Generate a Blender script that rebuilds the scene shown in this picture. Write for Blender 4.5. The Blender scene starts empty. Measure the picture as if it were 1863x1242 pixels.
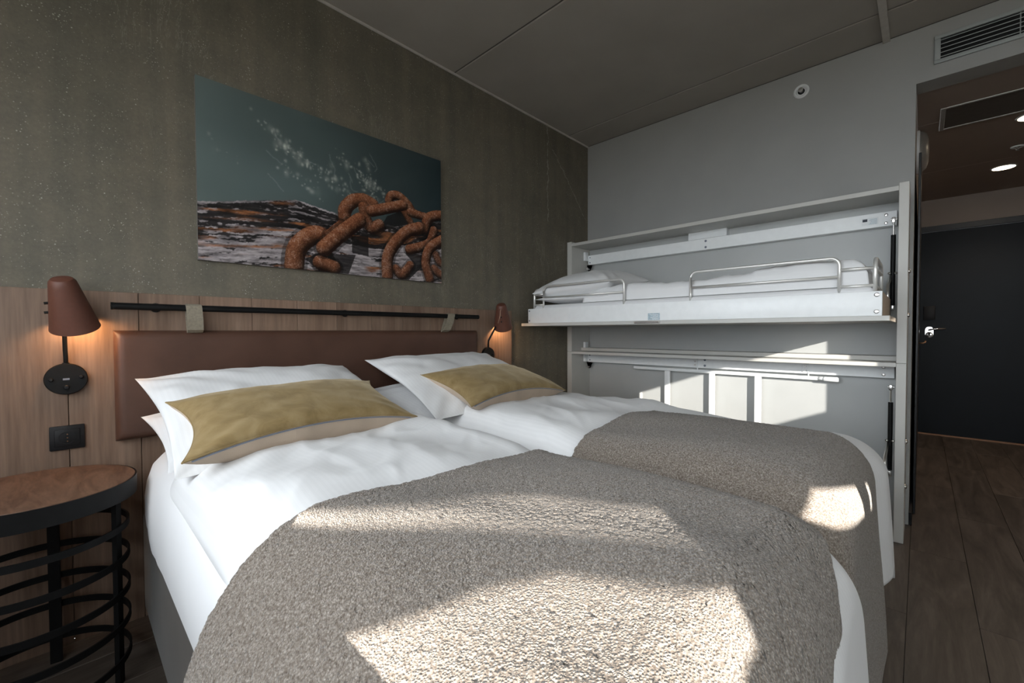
import bpy, bmesh, math, random
import numpy as np
from mathutils import Vector, Matrix, noise

random.seed(7)
rng = np.random.default_rng(7)
scene = bpy.context.scene
col = scene.collection

# ------------------------------------------------------------------ camera
# x runs along the headboard wall towards the bunk wall, y points at the
# headboard wall, z is up; metres.
HEAD, PITCH, ROLL = math.radians(43.787), math.radians(1.301), math.radians(-0.174)
cf = Vector((math.cos(HEAD)*math.cos(PITCH), math.sin(HEAD)*math.cos(PITCH), -math.sin(PITCH)))
cr = Vector((math.sin(HEAD), -math.cos(HEAD), 0))
cu = cr.cross(cf)
cr, cu = cr*math.cos(ROLL)+cu*math.sin(ROLL), cu*math.cos(ROLL)-cr*math.sin(ROLL)
cam = bpy.data.cameras.new('camera'); cam.lens = 15.0; cam.sensor_width = 36.0
cam.clip_start = 0.02; cam.clip_end = 200
camo = bpy.data.objects.new('camera', cam); col.objects.link(camo)
camo.matrix_world = Matrix(((cr.x, cu.x, -cf.x, 0), (cr.y, cu.y, -cf.y, 0), (cr.z, cu.z, -cf.z, 1.09), (0, 0, 0, 1)))
scene.camera = camo

# ------------------------------------------------------------------ light
scene.view_settings.view_transform = 'Standard'
scene.view_settings.look = 'None'
scene.view_settings.gamma = 1.0
scene.view_settings.use_curve_mapping = False
scene.view_settings.exposure = 0.36
SKY = 7.0
world = bpy.data.worlds.new('sky'); scene.world = world; world.use_nodes = True
bg = world.node_tree.nodes['Background']
bg.inputs['Color'].default_value = (0.88, 0.945, 1.0, 1); bg.inputs['Strength'].default_value = SKY
SUN_DIR = Vector((1, 0.93, -0.305)).normalized()
sl = bpy.data.lights.new('sun', 'SUN'); sl.energy = 21.0; sl.angle = math.radians(0.14); sl.color = (1.0, 0.95, 0.87)
so = bpy.data.objects.new('sun', sl); col.objects.link(so)
so.location = (-6, -6, 4); so.rotation_euler = SUN_DIR.to_track_quat('-Z', 'Y').to_euler()
WX = -0.75                                   # window wall
WIN = (-3.45, 1.7, .975, 2.36)               # y0, y1, z0, z1 of the window opening
pl = bpy.data.lights.new('window_portal', 'AREA'); pl.shape = 'RECTANGLE'
pl.size = WIN[1]-WIN[0]; pl.size_y = WIN[3]-WIN[2]; pl.cycles.is_portal = True
po = bpy.data.objects.new('window_portal', pl); col.objects.link(po)
po.matrix_world = Matrix(((0, 0, -1, WX-0.13), (1, 0, 0, (WIN[0]+WIN[1])/2), (0, -1, 0, (WIN[2]+WIN[3])/2), (0, 0, 0, 1)))
try:
    scene.cycles.use_denoising = True
    scene.cycles.max_bounces = 7; scene.cycles.diffuse_bounces = 4; scene.cycles.adaptive_threshold = .05
    scene.cycles.sample_clamp_indirect = 6.0
    scene.cycles.caustics_reflective = False; scene.cycles.caustics_refractive = False
except Exception:
    pass

# ------------------------------------------------------------------ material helpers
M = {}
def base(name, color=(.5, .5, .5), rough=.5, metal=0.0, spec=None, sheen=0.0):
    m = bpy.data.materials.new(name); m.use_nodes = True
    b = m.node_tree.nodes['Principled BSDF']
    b.inputs['Base Color'].default_value = (*color, 1); b.inputs['Roughness'].default_value = rough
    b.inputs['Metallic'].default_value = metal
    if spec is not None: b.inputs['Specular IOR Level'].default_value = spec
    if sheen: b.inputs['Sheen Weight'].default_value = sheen; b.inputs['Sheen Roughness'].default_value = .4
    M[name] = m
    return m, m.node_tree, b
def nd(nt, t, **kw):
    n = nt.nodes.new(t)
    for k, v in kw.items():
        if k in n.inputs: n.inputs[k].default_value = v
        else: setattr(n, k, v)
    return n
def coords(nt, scale=(1, 1, 1), kind='Object', rand=False):
    tc = nd(nt, 'ShaderNodeTexCoord'); mp = nd(nt, 'ShaderNodeMapping'); mp.inputs['Scale'].default_value = scale
    nt.links.new(tc.outputs[kind], mp.inputs['Vector'])
    if rand:
        oi = nd(nt, 'ShaderNodeObjectInfo'); mul = nd(nt, 'ShaderNodeMath', operation='MULTIPLY'); mul.inputs[1].default_value = 37.0
        nt.links.new(oi.outputs['Random'], mul.inputs[0]); nt.links.new(mul.outputs[0], mp.inputs['Location'])
    return mp.outputs['Vector']
def noi(nt, vec, scale=5, detail=3, rough=.5, dist=0):
    n = nd(nt, 'ShaderNodeTexNoise'); n.inputs['Scale'].default_value = scale; n.inputs['Detail'].default_value = detail
    n.inputs['Roughness'].default_value = rough; n.inputs['Distortion'].default_value = dist
    nt.links.new(vec, n.inputs['Vector']); return n.outputs['Fac']
def ramp(nt, fac, stops):
    r = nd(nt, 'ShaderNodeValToRGB'); e = r.color_ramp.elements
    while len(e) < len(stops): e.new(0.5)
    for i, (p, c) in enumerate(stops):
        e[i].position = p; e[i].color = (*c, 1) if len(c) == 3 else c
    nt.links.new(fac, r.inputs['Fac']); return r.outputs['Color']
def mix(nt, a, b, fac, mode='MIX'):
    n = nd(nt, 'ShaderNodeMix', data_type='RGBA', blend_type=mode)
    for sock, v in ((n.inputs[6], a), (n.inputs[7], b), (n.inputs[0], fac)):
        if hasattr(v, 'node'): nt.links.new(v, sock)
        else: sock.default_value = (*v, 1) if isinstance(v, tuple) else v
    return n.outputs[2]
def bump(nt, b, h, strength=.2, dist=.002):
    n = nd(nt, 'ShaderNodeBump'); n.inputs['Strength'].default_value = strength; n.inputs['Distance'].default_value = dist
    nt.links.new(h, n.inputs['Height']); nt.links.new(n.outputs['Normal'], b.inputs['Normal'])

# plain paints, metals, plastics
def plain(name, color, rough=.5, metal=0., amp=.06, bmp=0., scale=30, **kw):
    m, nt, b = base(name, color, rough, metal, **kw)
    v = coords(nt); f = noi(nt, v, scale, 3)
    lo = tuple(c*(1-amp) for c in color); hi = tuple(min(1, c*(1+amp)) for c in color)
    nt.links.new(ramp(nt, f, [(.3, lo), (.7, hi)]), b.inputs['Base Color'])
    if bmp: bump(nt, b, noi(nt, v, scale*8, 2), bmp, .001)
    return m
plain('wall_paint', (.35, .352, .343), .75, bmp=.15, scale=4, amp=.03)
plain('hall_paint', (.36, .30, .26), .7, scale=4, amp=.03)
plain('ceiling_paint', (.37, .342, .305), .8, scale=3, amp=.05)
plain('ceiling_gap', (.12, .11, .10), .8)
plain('trim_paint', (.52, .49, .45), .6)
plain('room_paint', (.50, .47, .43), .8, scale=4)
plain('cabinet_paint', (.55, .54, .51), .45, scale=6, amp=.03)
plain('cabinet_back', (.44, .45, .445), .42, scale=5, amp=.03)
plain('cabinet_edge', (.52, .44, .36), .6)
plain('white_steel', (.88, .895, .90), .35, amp=.02)
plain('white_plastic', (.80, .82, .83), .4, amp=.02)
plain('silver', (.72, .70, .68), .28, 1.0, amp=.03)
plain('rail_silver', (.78, .77, .74), .38, .55, amp=.03)
plain('chrome', (.85, .84, .82), .12, 1.0, amp=.01)
plain('black_metal', (.006, .006, .006), .5, amp=.2, spec=.22)
plain('black_plastic', (.008, .008, .009), .5, amp=.2, spec=.3)
plain('dark_void', (.006, .006, .007), .8)
plain('door_paint', (.0055, .009, .013), .5, amp=.15, scale=3, spec=.25)
plain('door_frame_paint', (.010, .011, .013), .4, amp=.1)
plain('lamp_shade', (.112, .040, .024), .55, amp=.06, scale=80)
plain('lamp_shade_inside', (.75, .70, .62), .6)
plain('copper', (.55, .30, .17), .35, 1.0)
plain('strap', (.25, .215, .16), .85, bmp=.6, scale=120, amp=.15)
plain('cable', (.50, .34, .24), .6)
plain('vent_paint', (.36, .385, .385), .4, amp=.02)
plain('opal', (.24, .22, .20), .35)
plain('ground_outside', (.16, .15, .13), .9, scale=1)
plain('blocker_grey', (.30, .29, .27), .9, scale=2)
plain('sticker_blue', (.42, .52, .58), .5, scale=200, amp=.3)
plain('ink', (.03, .035, .05), .6)
plain('zip_teeth', (.20, .22, .27), .4)
plain('threshold', (.30, .16, .09), .4)

# concrete wall
m, nt, b = base('concrete', rough=.72)
v = coords(nt)
big = noi(nt, v, 1.1, 5, .6, .3); mid = noi(nt, v, 9, 5, .65)
vs = coords(nt, (7, 7, .35)); streak = noi(nt, vs, 1.6, 4, .55)
fine = noi(nt, v, 90, 3, .7)
c = ramp(nt, big, [(.28, (.124, .109, .084)), (.72, (.168, .149, .117))])
c = mix(nt, c, ramp(nt, streak, [(.3, (.74, .78, .76)), (.7, (1.18, 1.14, 1.08))]), .75, 'MULTIPLY')
c = mix(nt, c, ramp(nt, mid, [(.3, (.84, .85, .86)), (.7, (1.12, 1.1, 1.06))]), .8, 'MULTIPLY')
c = mix(nt, c, ramp(nt, fine, [(.3, (.86, .86, .86)), (.7, (1.12, 1.12, 1.12))]), .7, 'MULTIPLY')
# pale chips of aggregate, sparse, in clusters
vo = nd(nt, 'ShaderNodeTexVoronoi', feature='F1'); vo.inputs['Scale'].default_value = 84; nt.links.new(v, vo.inputs['Vector'])
chip = ramp(nt, vo.outputs['Distance'], [(.12, (1, 1, 1)), (.22, (0, 0, 0))])
clus = ramp(nt, noi(nt, v, 13, 4, .7), [(.49, (0, 0, 0)), (.62, (1, 1, 1))])
chipm = mix(nt, chip, clus, 1.0, 'MULTIPLY')
vo2 = nd(nt, 'ShaderNodeTexVoronoi', feature='F1'); vo2.inputs['Scale'].default_value = 130; nt.links.new(v, vo2.inputs['Vector'])
chip2 = mix(nt, ramp(nt, vo2.outputs['Distance'], [(.14, (1, 1, 1)), (.22, (0, 0, 0))]), ramp(nt, noi(nt, v, 24, 3, .7), [(.50, (0, 0, 0)), (.60, (1, 1, 1))]), 1.0, 'MULTIPLY')
c = mix(nt, c, (.42, .41, .35), chipm); c = mix(nt, c, (.30, .29, .24), chip2)
# pale lime runs
rn = ramp(nt, noi(nt, coords(nt, (3.0, 3.0, .55)), 1.5, 6, .75, 1.2), [(.495, (0, 0, 0)), (.503, (1, 1, 1)), (.511, (0, 0, 0))])
rmask = ramp(nt, noi(nt, v, 1.6, 2), [(.56, (0, 0, 0)), (.66, (.55, .55, .55))])
c = mix(nt, c, (.33, .32, .27), mix(nt, rn, rmask, 1.0, 'MULTIPLY'))
# two pale lime cracks that the wall has near the bunk corner
geo = nd(nt, 'ShaderNodeNewGeometry'); sx = nd(nt, 'ShaderNodeSeparateXYZ'); nt.links.new(geo.outputs['Position'], sx.inputs[0])
def mth(op, a_, b_=None):
    n = nd(nt, 'ShaderNodeMath', operation=op)
    for i_, q in enumerate((a_, b_)):
        if q is None: continue
        if hasattr(q, 'node'): nt.links.new(q, n.inputs[i_])
        else: n.inputs[i_].default_value = q
    return n.outputs[0]
wob = mth('MULTIPLY', mth('SUBTRACT', noi(nt, v, 11, 4, .7), .5), .10); brk = noi(nt, v, 28, 3, .7)
for cx, cs, zr, zlo, zhi in ((2.683, 0., 2.5, 1.97, 2.72), (2.793, -.986, 2.518, 2.08, 2.56)):
    line = mth('ABSOLUTE', mth('SUBTRACT', mth('ADD', sx.outputs['X'], wob), mth('ADD', cx, mth('MULTIPLY', mth('SUBTRACT', sx.outputs['Z'], zr), cs))))
    k_ = mth('MULTIPLY', mth('LESS_THAN', line, mth('MULTIPLY', brk, .011)), mth('MULTIPLY', mth('GREATER_THAN', sx.outputs['Z'], zlo), mth('LESS_THAN', sx.outputs['Z'], zhi)))
    c = mix(nt, c, (.30, .29, .245), mth('MULTIPLY', k_, mth('MULTIPLY', mth('GREATER_THAN', brk, .43), .75)))
nt.links.new(c, b.inputs['Base Color'])
bump(nt, b, fine, .25, .003)

def wood(name, stops, scale, rough=.5, rand=True, bs=.12, spec=.3, ringy=0.0):
    m, nt, b = base(name, rough=rough, spec=spec)
    v = coords(nt, scale, rand=rand)
    g = noi(nt, v, 1.0, 6, .62, .6 + ringy)
    oi = nd(nt, 'ShaderNodeObjectInfo')
    c = ramp(nt, g, stops)
    if rand: c = mix(nt, c, ramp(nt, oi.outputs['Random'], [(0, (.86, .86, .86)), (1, (1.12, 1.10, 1.08))]), 1.0, 'MULTIPLY')
    f2 = noi(nt, coords(nt, tuple(s*6 for s in scale), rand=rand), 1.0, 3, .6)
    c = mix(nt, c, ramp(nt, f2, [(.3, (.78, .78, .78)), (.7, (1.12, 1.12, 1.12))]), .8, 'MULTIPLY')
    nt.links.new(c, b.inputs['Base Color']); bump(nt, b, f2, bs, .001)
    return m
wood('headboard_wood', [(.25, (.150, .092, .062)), (.5, (.235, .155, .110)), (.75, (.300, .205, .150))], (17, 17, .9), .55)
wood('floor_wood', [(.22, (.034, .026, .020)), (.5, (.088, .070, .057)), (.78, (.155, .128, .108))], (1.6, 11, 11), .42, bs=.2, ringy=1.0)
wood('table_wood', [(.3, (.085, .042, .026)), (.5, (.150, .082, .052)), (.7, (.195, .112, .072))], (14, 3.2, 14), .5, rand=False, ringy=2.5)
wood('plywood', [(.3, (.42, .31, .22)), (.7, (.62, .50, .39))], (60, 3, 60), .6, rand=False)

def cloth(name, color, amp=.04, wscale=900, bs=.15, rough=.9, sheen=.15, stripes=False, trans=0):
    m, nt, b = base(name, color, rough, spec=.15, sheen=sheen)
    v = coords(nt); f = noi(nt, v, 6, 3)
    c = ramp(nt, f, [(.3, tuple(x*(1-amp) for x in color)), (.7, tuple(min(1, x*(1+amp)) for x in color))])
    nt.links.new(c, b.inputs['Base Color'])
    h = noi(nt, v, wscale, 1)
    if stripes:
        w = nd(nt, 'ShaderNodeTexWave', bands_direction='X'); w.inputs['Scale'].default_value = 22; nt.links.new(v, w.inputs['Vector'])
        r = ramp(nt, w.outputs['Fac'], [(.45, (.70, .70, .70)), (.55, (.92, .92, .92))]); nt.links.new(r, b.inputs['Roughness'])
        c2 = mix(nt, c, ramp(nt, w.outputs['Fac'], [(.45, (.975, .975, .975)), (.55, (1, 1, 1))]), 1.0, 'MULTIPLY'); nt.links.new(c2, b.inputs['Base Color'])
    bump(nt, b, h, bs, .0006)
    return m
cloth('white_cotton', (.77, .77, .78), .015)
cloth('white_satin', (.79, .79, .795), .012, stripes=True)
cloth('linen', (.50, .40, .31), .12, 500, .6)
cloth('base_fabric', (.085, .074, .063), .10, 420, .5)
m, nt, b = base('velvet', rough=.65, spec=.2, sheen=.4)
b.inputs['Sheen Tint'].default_value = (1, .85, .6, 1)
v = coords(nt)
c = ramp(nt, noi(nt, v, 13, 5, .6, .8), [(.25, (.185, .125, .052)), (.5, (.270, .190, .086)), (.78, (.36, .268, .140))])
nt.links.new(c, b.inputs['Base Color']); bump(nt, b, noi(nt, v, 400, 2), .25, .001)
m, nt, b = base('leather', rough=.46, spec=.4)
v = coords(nt)
nt.links.new(ramp(nt, noi(nt, v, 7, 4), [(.3, (.072, .034, .022)), (.7, (.098, .048, .032))]), b.inputs['Base Color'])
vv = nd(nt, 'ShaderNodeTexVoronoi'); vv.inputs['Scale'].default_value = 420; nt.links.new(v, vv.inputs['Vector']); bump(nt, b, vv.outputs['Distance'], .2, .0006)
m, nt, b = base('boucle', rough=.95, spec=.1, sheen=.25)
v = coords(nt)
vv = nd(nt, 'ShaderNodeTexVoronoi'); vv.inputs['Scale'].default_value = 300; nt.links.new(v, vv.inputs['Vector'])
c = ramp(nt, noi(nt, v, 230, 3, .7), [(.30, (.130, .102, .080)), (.5, (.250, .215, .182)), (.70, (.43, .388, .342))])
c = mix(nt, c, ramp(nt, vv.outputs['Distance'], [(.1, (1.12, 1.12, 1.12)), (.8, (.55, .52, .50))]), .8, 'MULTIPLY')
nt.links.new(c, b.inputs['Base Color']); 
inv = ramp(nt, vv.outputs['Distance'], [(.0, (1, 1, 1)), (.7, (0, 0, 0))]); bump(nt, b, inv, .7, .003)

m, nt, b = base('print', rough=.32, spec=.35)
at = nd(nt, 'ShaderNodeVertexColor', layer_name='print'); nt.links.new(at.outputs['Color'], b.inputs['Base Color'])
def emis(name, color, strength):
    m, nt, b = base(name, color); b.inputs['Emission Color'].default_value = (*color, 1); b.inputs['Emission Strength'].default_value = strength
emis('bulb_glow', (1.0, .66, .36), 12.0)
emis('downlight_glow', (1.0, .80, .55), 16.0)
emis('pilot', (1.0, .75, .4), 3.0)
m = bpy.data.materials.new('glass'); m.use_nodes = True; M['glass'] = m; nt = m.node_tree
nt.nodes.remove(nt.nodes['Principled BSDF'])
tr = nd(nt, 'ShaderNodeBsdfTransparent'); gl = nd(nt, 'ShaderNodeBsdfGlossy'); gl.inputs['Roughness'].default_value = .02
mx = nd(nt, 'ShaderNodeMixShader'); mx.inputs[0].default_value = .06
nt.links.new(tr.outputs[0], mx.inputs[1]); nt.links.new(gl.outputs[0], mx.inputs[2]); nt.links.new(mx.outputs[0], nt.nodes['Material Output'].inputs['Surface'])

# ------------------------------------------------------------------ object helpers
ORG = {}
def setp(o, label=None, cat=None, group=None, kind=None):
    for k, v in (('label', label), ('category', cat), ('group', group), ('kind', kind)):
        if v: o[k] = v
    return o
def thing(name, label, cat, loc, group=None):
    o = bpy.data.objects.new(name, None); col.objects.link(o); o.location = loc; o.empty_display_size = .1
    ORG[o.name] = Vector(loc); return setp(o, label, cat, group)
def B(): return bmesh.new()
def obj(name, bm, mat, parent=None, smooth=False, loc=None):
    if isinstance(bm, bpy.types.Mesh): me = bm
    else:
        bmesh.ops.recalc_face_normals(bm, faces=bm.faces)
        me = bpy.data.meshes.new(name); bm.to_mesh(me); bm.free()
    if parent is not None: org = ORG[parent.name]
    elif loc is not None: org = Vector(loc)
    else:
        vs = [v.co for v in me.vertices]
        org = Vector(((min(v.x for v in vs)+max(v.x for v in vs))/2, (min(v.y for v in vs)+max(v.y for v in vs))/2, min(v.z for v in vs)))
    me.transform(Matrix.Translation(-org))
    if smooth:
        me.polygons.foreach_set('use_smooth', [True]*len(me.polygons))
        if smooth == 'auto':
            try: me.set_sharp_from_angle(angle=math.radians(40))
            except Exception: pass
    me.materials.append(M[mat] if isinstance(mat, str) else mat)
    o = bpy.data.objects.new(name, me); col.objects.link(o)
    if parent is not None: o.parent = parent
    else: o.location = org
    ORG[o.name] = org
    return o
def box(bm, x0, x1, y0, y1, z0, z1, bev=0, seg=2, rot=None):
    r = bmesh.ops.create_cube(bm, size=1.0); vs = r['verts']
    bmesh.ops.scale(bm, vec=(abs(x1-x0), abs(y1-y0), abs(z1-z0)), verts=vs)
    mid = Vector(((x0+x1)/2, (y0+y1)/2, (z0+z1)/2))
    if rot is not None: bmesh.ops.rotate(bm, cent=(0, 0, 0), matrix=rot, verts=vs)
    bmesh.ops.translate(bm, vec=mid, verts=vs)
    if bev:
        es = list({e for v in vs for e in v.link_edges})
        bmesh.ops.bevel(bm, geom=es, offset=bev, segments=seg, profile=.5, affect='EDGES')
    return bm
def ring_pts(c, t, up, r, n):
    t = t.normalized(); a = up.cross(t)
    if a.length < 1e-4: a = Vector((1, 0, 0)).cross(t)
    if a.length < 1e-4: a = Vector((0, 1, 0)).cross(t)
    a.normalize(); b2 = t.cross(a)
    return [c + a*(math.cos(2*math.pi*k/n)*r) + b2*(math.sin(2*math.pi*k/n)*r) for k in range(n)], b2
def tube(bm, pts, r, n=10, caps=True, rs=None, closed=False):
    pts = [Vector(p) for p in pts]; rings = []; up = Vector((0, 0, 1)); m = len(pts)
    for i, p in enumerate(pts):
        a = pts[(i-1) % m] if (closed or i > 0) else p; c = pts[(i+1) % m] if (closed or i < m-1) else p
        t = (c-a)
        if abs(t.normalized().z) > .95 and i == 0: up = Vector((1, 0, 0))
        ps, up2 = ring_pts(p, t, up, rs[i] if rs else r, n); up = up2 if abs(up2.dot(t.normalized())) < .9 else up
        rings.append([bm.verts.new(q) for q in ps])
    rng_ = range(m if closed else m-1)
    for i in rng_:
        A, C = rings[i], rings[(i+1) % m]
        for k in range(n): bm.faces.new((A[k], A[(k+1) % n], C[(k+1) % n], C[k]))
    if caps and not closed:
        bm.faces.new(rings[0][::-1]); bm.faces.new(rings[-1])
    return bm
def cyl(bm, p0, p1, r, n=20, r1=None): return tube(bm, [p0, p1], r, n, True, [r, r1 if r1 is not None else r])
def arc(c, r, a0, a1, n, ax=(1, 0, 0), ay=(0, 0, 1)):
    ax, ay, c = Vector(ax), Vector(ay), Vector(c)
    return [c + ax*(r*math.cos(a0+(a1-a0)*k/n)) + ay*(r*math.sin(a0+(a1-a0)*k/n)) for k in range(n+1)]
def lathe(bm, prof, c, axis, n=24, cap0=True, cap1=True):
    """prof: list of (radius, distance along axis)"""
    c = Vector(c); axis = Vector(axis).normalized(); a = axis.orthogonal().normalized(); b2 = axis.cross(a); rings = []
    for r, h in prof:
        rings.append([bm.verts.new(c + axis*h + a*(math.cos(2*math.pi*k/n)*r) + b2*(math.sin(2*math.pi*k/n)*r)) for k in range(n)])
    for A, C in zip(rings, rings[1:]):
        for k in range(n): bm.faces.new((A[k], A[(k+1) % n], C[(k+1) % n], C[k]))
    if cap0: bm.faces.new(rings[0][::-1])
    if cap1: bm.faces.new(rings[-1])
    return bm
def gridmesh(name, P):
    """P: array (nu, nv, 3) of points -> mesh"""
    nu, nv, _ = P.shape
    idx = np.arange(nu*nv).reshape(nu, nv)
    q = np.stack([idx[:-1, :-1], idx[1:, :-1], idx[1:, 1:], idx[:-1, 1:]], -1).reshape(-1, 4)
    me = bpy.data.meshes.new(name)
    me.from_pydata(P.reshape(-1, 3).tolist(), [], q.tolist()); me.update(); return me
def solid(o, th, off=-1):
    md = o.modifiers.new('thickness', 'SOLIDIFY'); md.thickness = th; md.offset = off; return o
def vnoise(shape, cells, seed):
    """smooth value noise on an array of any size, cells = (cu, cv) lattice cells"""
    r = np.random.default_rng(seed); g = r.random((cells[0]+2, cells[1]+2))
    x = np.linspace(0, cells[0], shape[0]); y = np.linspace(0, cells[1], shape[1])
    i = np.minimum(x.astype(int), cells[0]); j = np.minimum(y.astype(int), cells[1]); fx = x-i; fy = y-j
    fx = fx*fx*(3-2*fx); fy = fy*fy*(3-2*fy)
    a = g[np.ix_(i, j)]; b2 = g[np.ix_(i+1, j)]; c = g[np.ix_(i, j+1)]; d = g[np.ix_(i+1, j+1)]
    fx = fx[:, None]; fy = fy[None, :]
    return (a*(1-fx)+b2*fx)*(1-fy) + (c*(1-fx)+d*fx)*fy - .5

HW, BW, CZ = 2.17, 3.25, 2.735       # headboard wall y, bunk wall x, ceiling z
HALLY, HALLZ, DOORX = 0.037, 2.441, 6.26
RWY, HRY = -3.6, -1.15               # far side wall, hall right wall

# ------------------------------------------------------------------ setting
def struct(name, bm, mat, parent=None, smooth=False):
    o = obj(name, bm, mat, parent, smooth)
    if parent is None: o['kind'] = 'structure'
    return o
bm = B(); box(bm, WX-.2, BW+.15, HW, HW+.15, 0, CZ+.1); struct('wall_left', bm, 'concrete')
bm = B(); box(bm, BW, BW+.15, HALLY, HW, 0, CZ); box(bm, BW, BW+.15, HRY, HALLY, HALLZ, CZ); box(bm, BW, BW+.15, RWY, HRY, 0, CZ)
struct('wall_back', bm, 'wall_paint')
bm = B(); box(bm, WX-.2, BW+.15, RWY-.15, RWY, 0, CZ+.1); struct('wall_right', bm, 'room_paint')
bm = B(); y0, y1, z0, z1 = WIN
box(bm, WX-.2, WX, RWY, y0, 0, CZ+.1); box(bm, WX-.2, WX, y1, HW, 0, CZ+.1); box(bm, WX-.2, WX, y0, y1, 0, z0); box(bm, WX-.2, WX, y0, y1, z1, CZ+.1)
struct('wall_window', bm, 'room_paint')
bm = B(); box(bm, BW+.15, DOORX+.1, HALLY, HALLY+.1, 0, HALLZ); struct('wall_hall_left', bm, 'hall_paint')
bm = B(); box(bm, BW+.15, DOORX+.1, HRY-.1, HRY, 0, HALLZ); struct('wall_hall_right', bm, 'hall_paint')
bm = B(); box(bm, DOORX, DOORX+.1, HRY, HALLY, 2.17, HALLZ+.05); box(bm, DOORX, DOORX+.1, HRY, -.98, 0, 2.17); struct('wall_door', bm, 'hall_paint')

# window with frame, mullions and panes
bm = B(); t = .05
box(bm, WX-.14, WX-.08, y0, y1, z0, z0+.02); box(bm, WX-.14, WX-.08, y0, y1, z1-t, z1); box(bm, WX-.14, WX-.08, y0, y0+t, z0, z1); box(bm, WX-.14, WX-.08, y1-t, y1, z0, z1)
win = struct('window_1', bm, 'white_plastic')
ms = [y0, -2.02, -1.28, -.2, .75, y1]
for yy in ms[1:-1]:
    bm = B(); box(bm, WX-.14, WX-.08, yy-.022, yy+.022, z0, z1-.02); obj('mullion', bm, 'white_plastic', win)
for a, c in zip(ms, ms[1:]):
    bm = B(); box(bm, WX-.113, WX-.107, a+.02, c-.02, z0+.01, z1-.03); obj('pane', bm, 'glass', win)
bm = B(); box(bm, WX-.02, WX+.10, y0-.03, y1+.03, z0-.03, z0, .004); struct('trim_1', bm, 'trim_paint')

m = bpy.data.materials.new('sheer'); m.use_nodes = True; M['sheer'] = m; nt = m.node_tree; nt.nodes.remove(nt.nodes['Principled BSDF'])
tr = nd(nt, 'ShaderNodeBsdfTransparent'); tl = nd(nt, 'ShaderNodeBsdfTranslucent'); tl.inputs['Color'].default_value = (.85, .84, .80, 1); mx = nd(nt, 'ShaderNodeMixShader')
wv = noi(nt, coords(nt), 700, 1); mr = nd(nt, 'ShaderNodeMapRange'); mr.inputs['To Min'].default_value = .64; mr.inputs['To Max'].default_value = .82
nt.links.new(wv, mr.inputs['Value']); nt.links.new(mr.outputs[0], mx.inputs[0])
nt.links.new(tr.outputs[0], mx.inputs[1]); nt.links.new(tl.outputs[0], mx.inputs[2]); nt.links.new(mx.outputs[0], nt.nodes['Material Output'].inputs['Surface'])
ct = thing('added_sheer_curtain', 'added sheer curtain at the far end of the window, dimming the sun on the cabinet', 'curtain', (WX+.13, -2.72, 0))  # unseen curtain, added to weaken the sun that reaches the cabinet
yc = np.linspace(-3.5, -1.95, 160); zc_ = np.linspace(.03, 2.60, 4); YC, ZC = np.meshgrid(yc, zc_, indexing='ij')
obj('dimming_fabric', gridmesh('dimming_fabric', np.stack([WX+.14+.018*np.sin(YC*46)+.006*np.sin(YC*17), YC, ZC], -1)), 'sheer', ct, True)
bm = B(); cyl(bm, (WX+.14, -3.55, 2.612), (WX+.14, 1.9, 2.612), .012, 12)
for yy in (-3.4, -1.0, 1.7): cyl(bm, (WX+.14, yy, 2.612), (WX, yy, 2.612), .008, 8)
obj('added_curtain_pole', bm, 'silver', ct, 'auto')

# ceiling: slab with proud panels, joints recessed
bm = B(); box(bm, WX-.2, BW+.15, RWY, HW, CZ+.006, CZ+.12); ceil = struct('ceiling', bm, 'ceiling_gap')
xs = [WX, -.69, .525, 1.74, 2.955, BW]; ys = [RWY, -1.9, .16, HW]
for a, c in zip(xs, xs[1:]):
    for d, e in zip(ys, ys[1:]):
        bm = B(); box(bm, a+.005, c-.005, d+.003, e-.003, CZ, CZ+.012, .004, 1); obj('panel', bm, 'ceiling_paint', ceil)
bm = B(); box(bm, WX, BW, .147, .180, CZ-.014, CZ, .003); struct('trim_2', bm, 'trim_paint')
bm = B(); box(bm, WX, BW-.001, HW-.012, HW, CZ-.012, CZ, .003); struct('trim_3', bm, 'trim_paint')
# hall ceiling
bm = B(); box(bm, BW+.15, DOORX+.1, HRY-.1, HALLY+.1, HALLZ+.012, HALLZ+.15); hc = struct('ceiling_hall', bm, 'ceiling_gap')
for a, c in ((BW+.15, 3.95), (3.95, 5.15), (5.15, DOORX)):
    bm = B(); box(bm, a+.003, c-.003, HRY, HALLY, HALLZ+.004, HALLZ+.016, .002, 1); obj('panel', bm, 'hall_paint', hc)

# floor of laid planks
bm = B(); box(bm, WX-.2, DOORX+.1, RWY, HW, -.1, -.009); fl = struct('floor', bm, 'floor_wood')
PW, PL = .195, 1.29
pm = {}
row = 0; y = HW
while y > -1.75:
    ylo = max(y-PW, -1.75); off = (row*0.47) % 1.0*PL; x = WX-off
    while x < DOORX:
        xa, xb = max(x, WX), min(x+PL, DOORX+.02)
        if ylo < HRY-.02: xb = min(xb, BW)
        if xb-xa > .04:
            key = (round(xb-xa, 3), round(y-ylo, 3))
            if key not in pm:
                bm = B(); box(bm, 0, xb-xa-.0010, -(y-ylo)+.0010, 0, -.008, 0, .0012, 1)
                me = bpy.data.meshes.new('plank'); bm.to_mesh(me); bm.free(); me.materials.append(M['floor_wood']); pm[key] = me
            o = bpy.data.objects.new('plank', pm[key]); col.objects.link(o); o.parent = fl
            o.location = Vector((xa, y, 0)) - ORG[fl.name]
        x += PL
    y = ylo; row += 1
    if y <= -1.75: break
bm = B(); box(bm, WX, BW, RWY, -1.7525, -.009, -.001); obj('floorboards', bm, 'floor_wood', fl)
# black skirting at the wall end and along the hall
bm = B(); box(bm, BW-.002, DOORX, HALLY-.014, HALLY, 0, .07, .002, 1); struct('baseboard_hall', bm, 'black_plastic')

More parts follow.
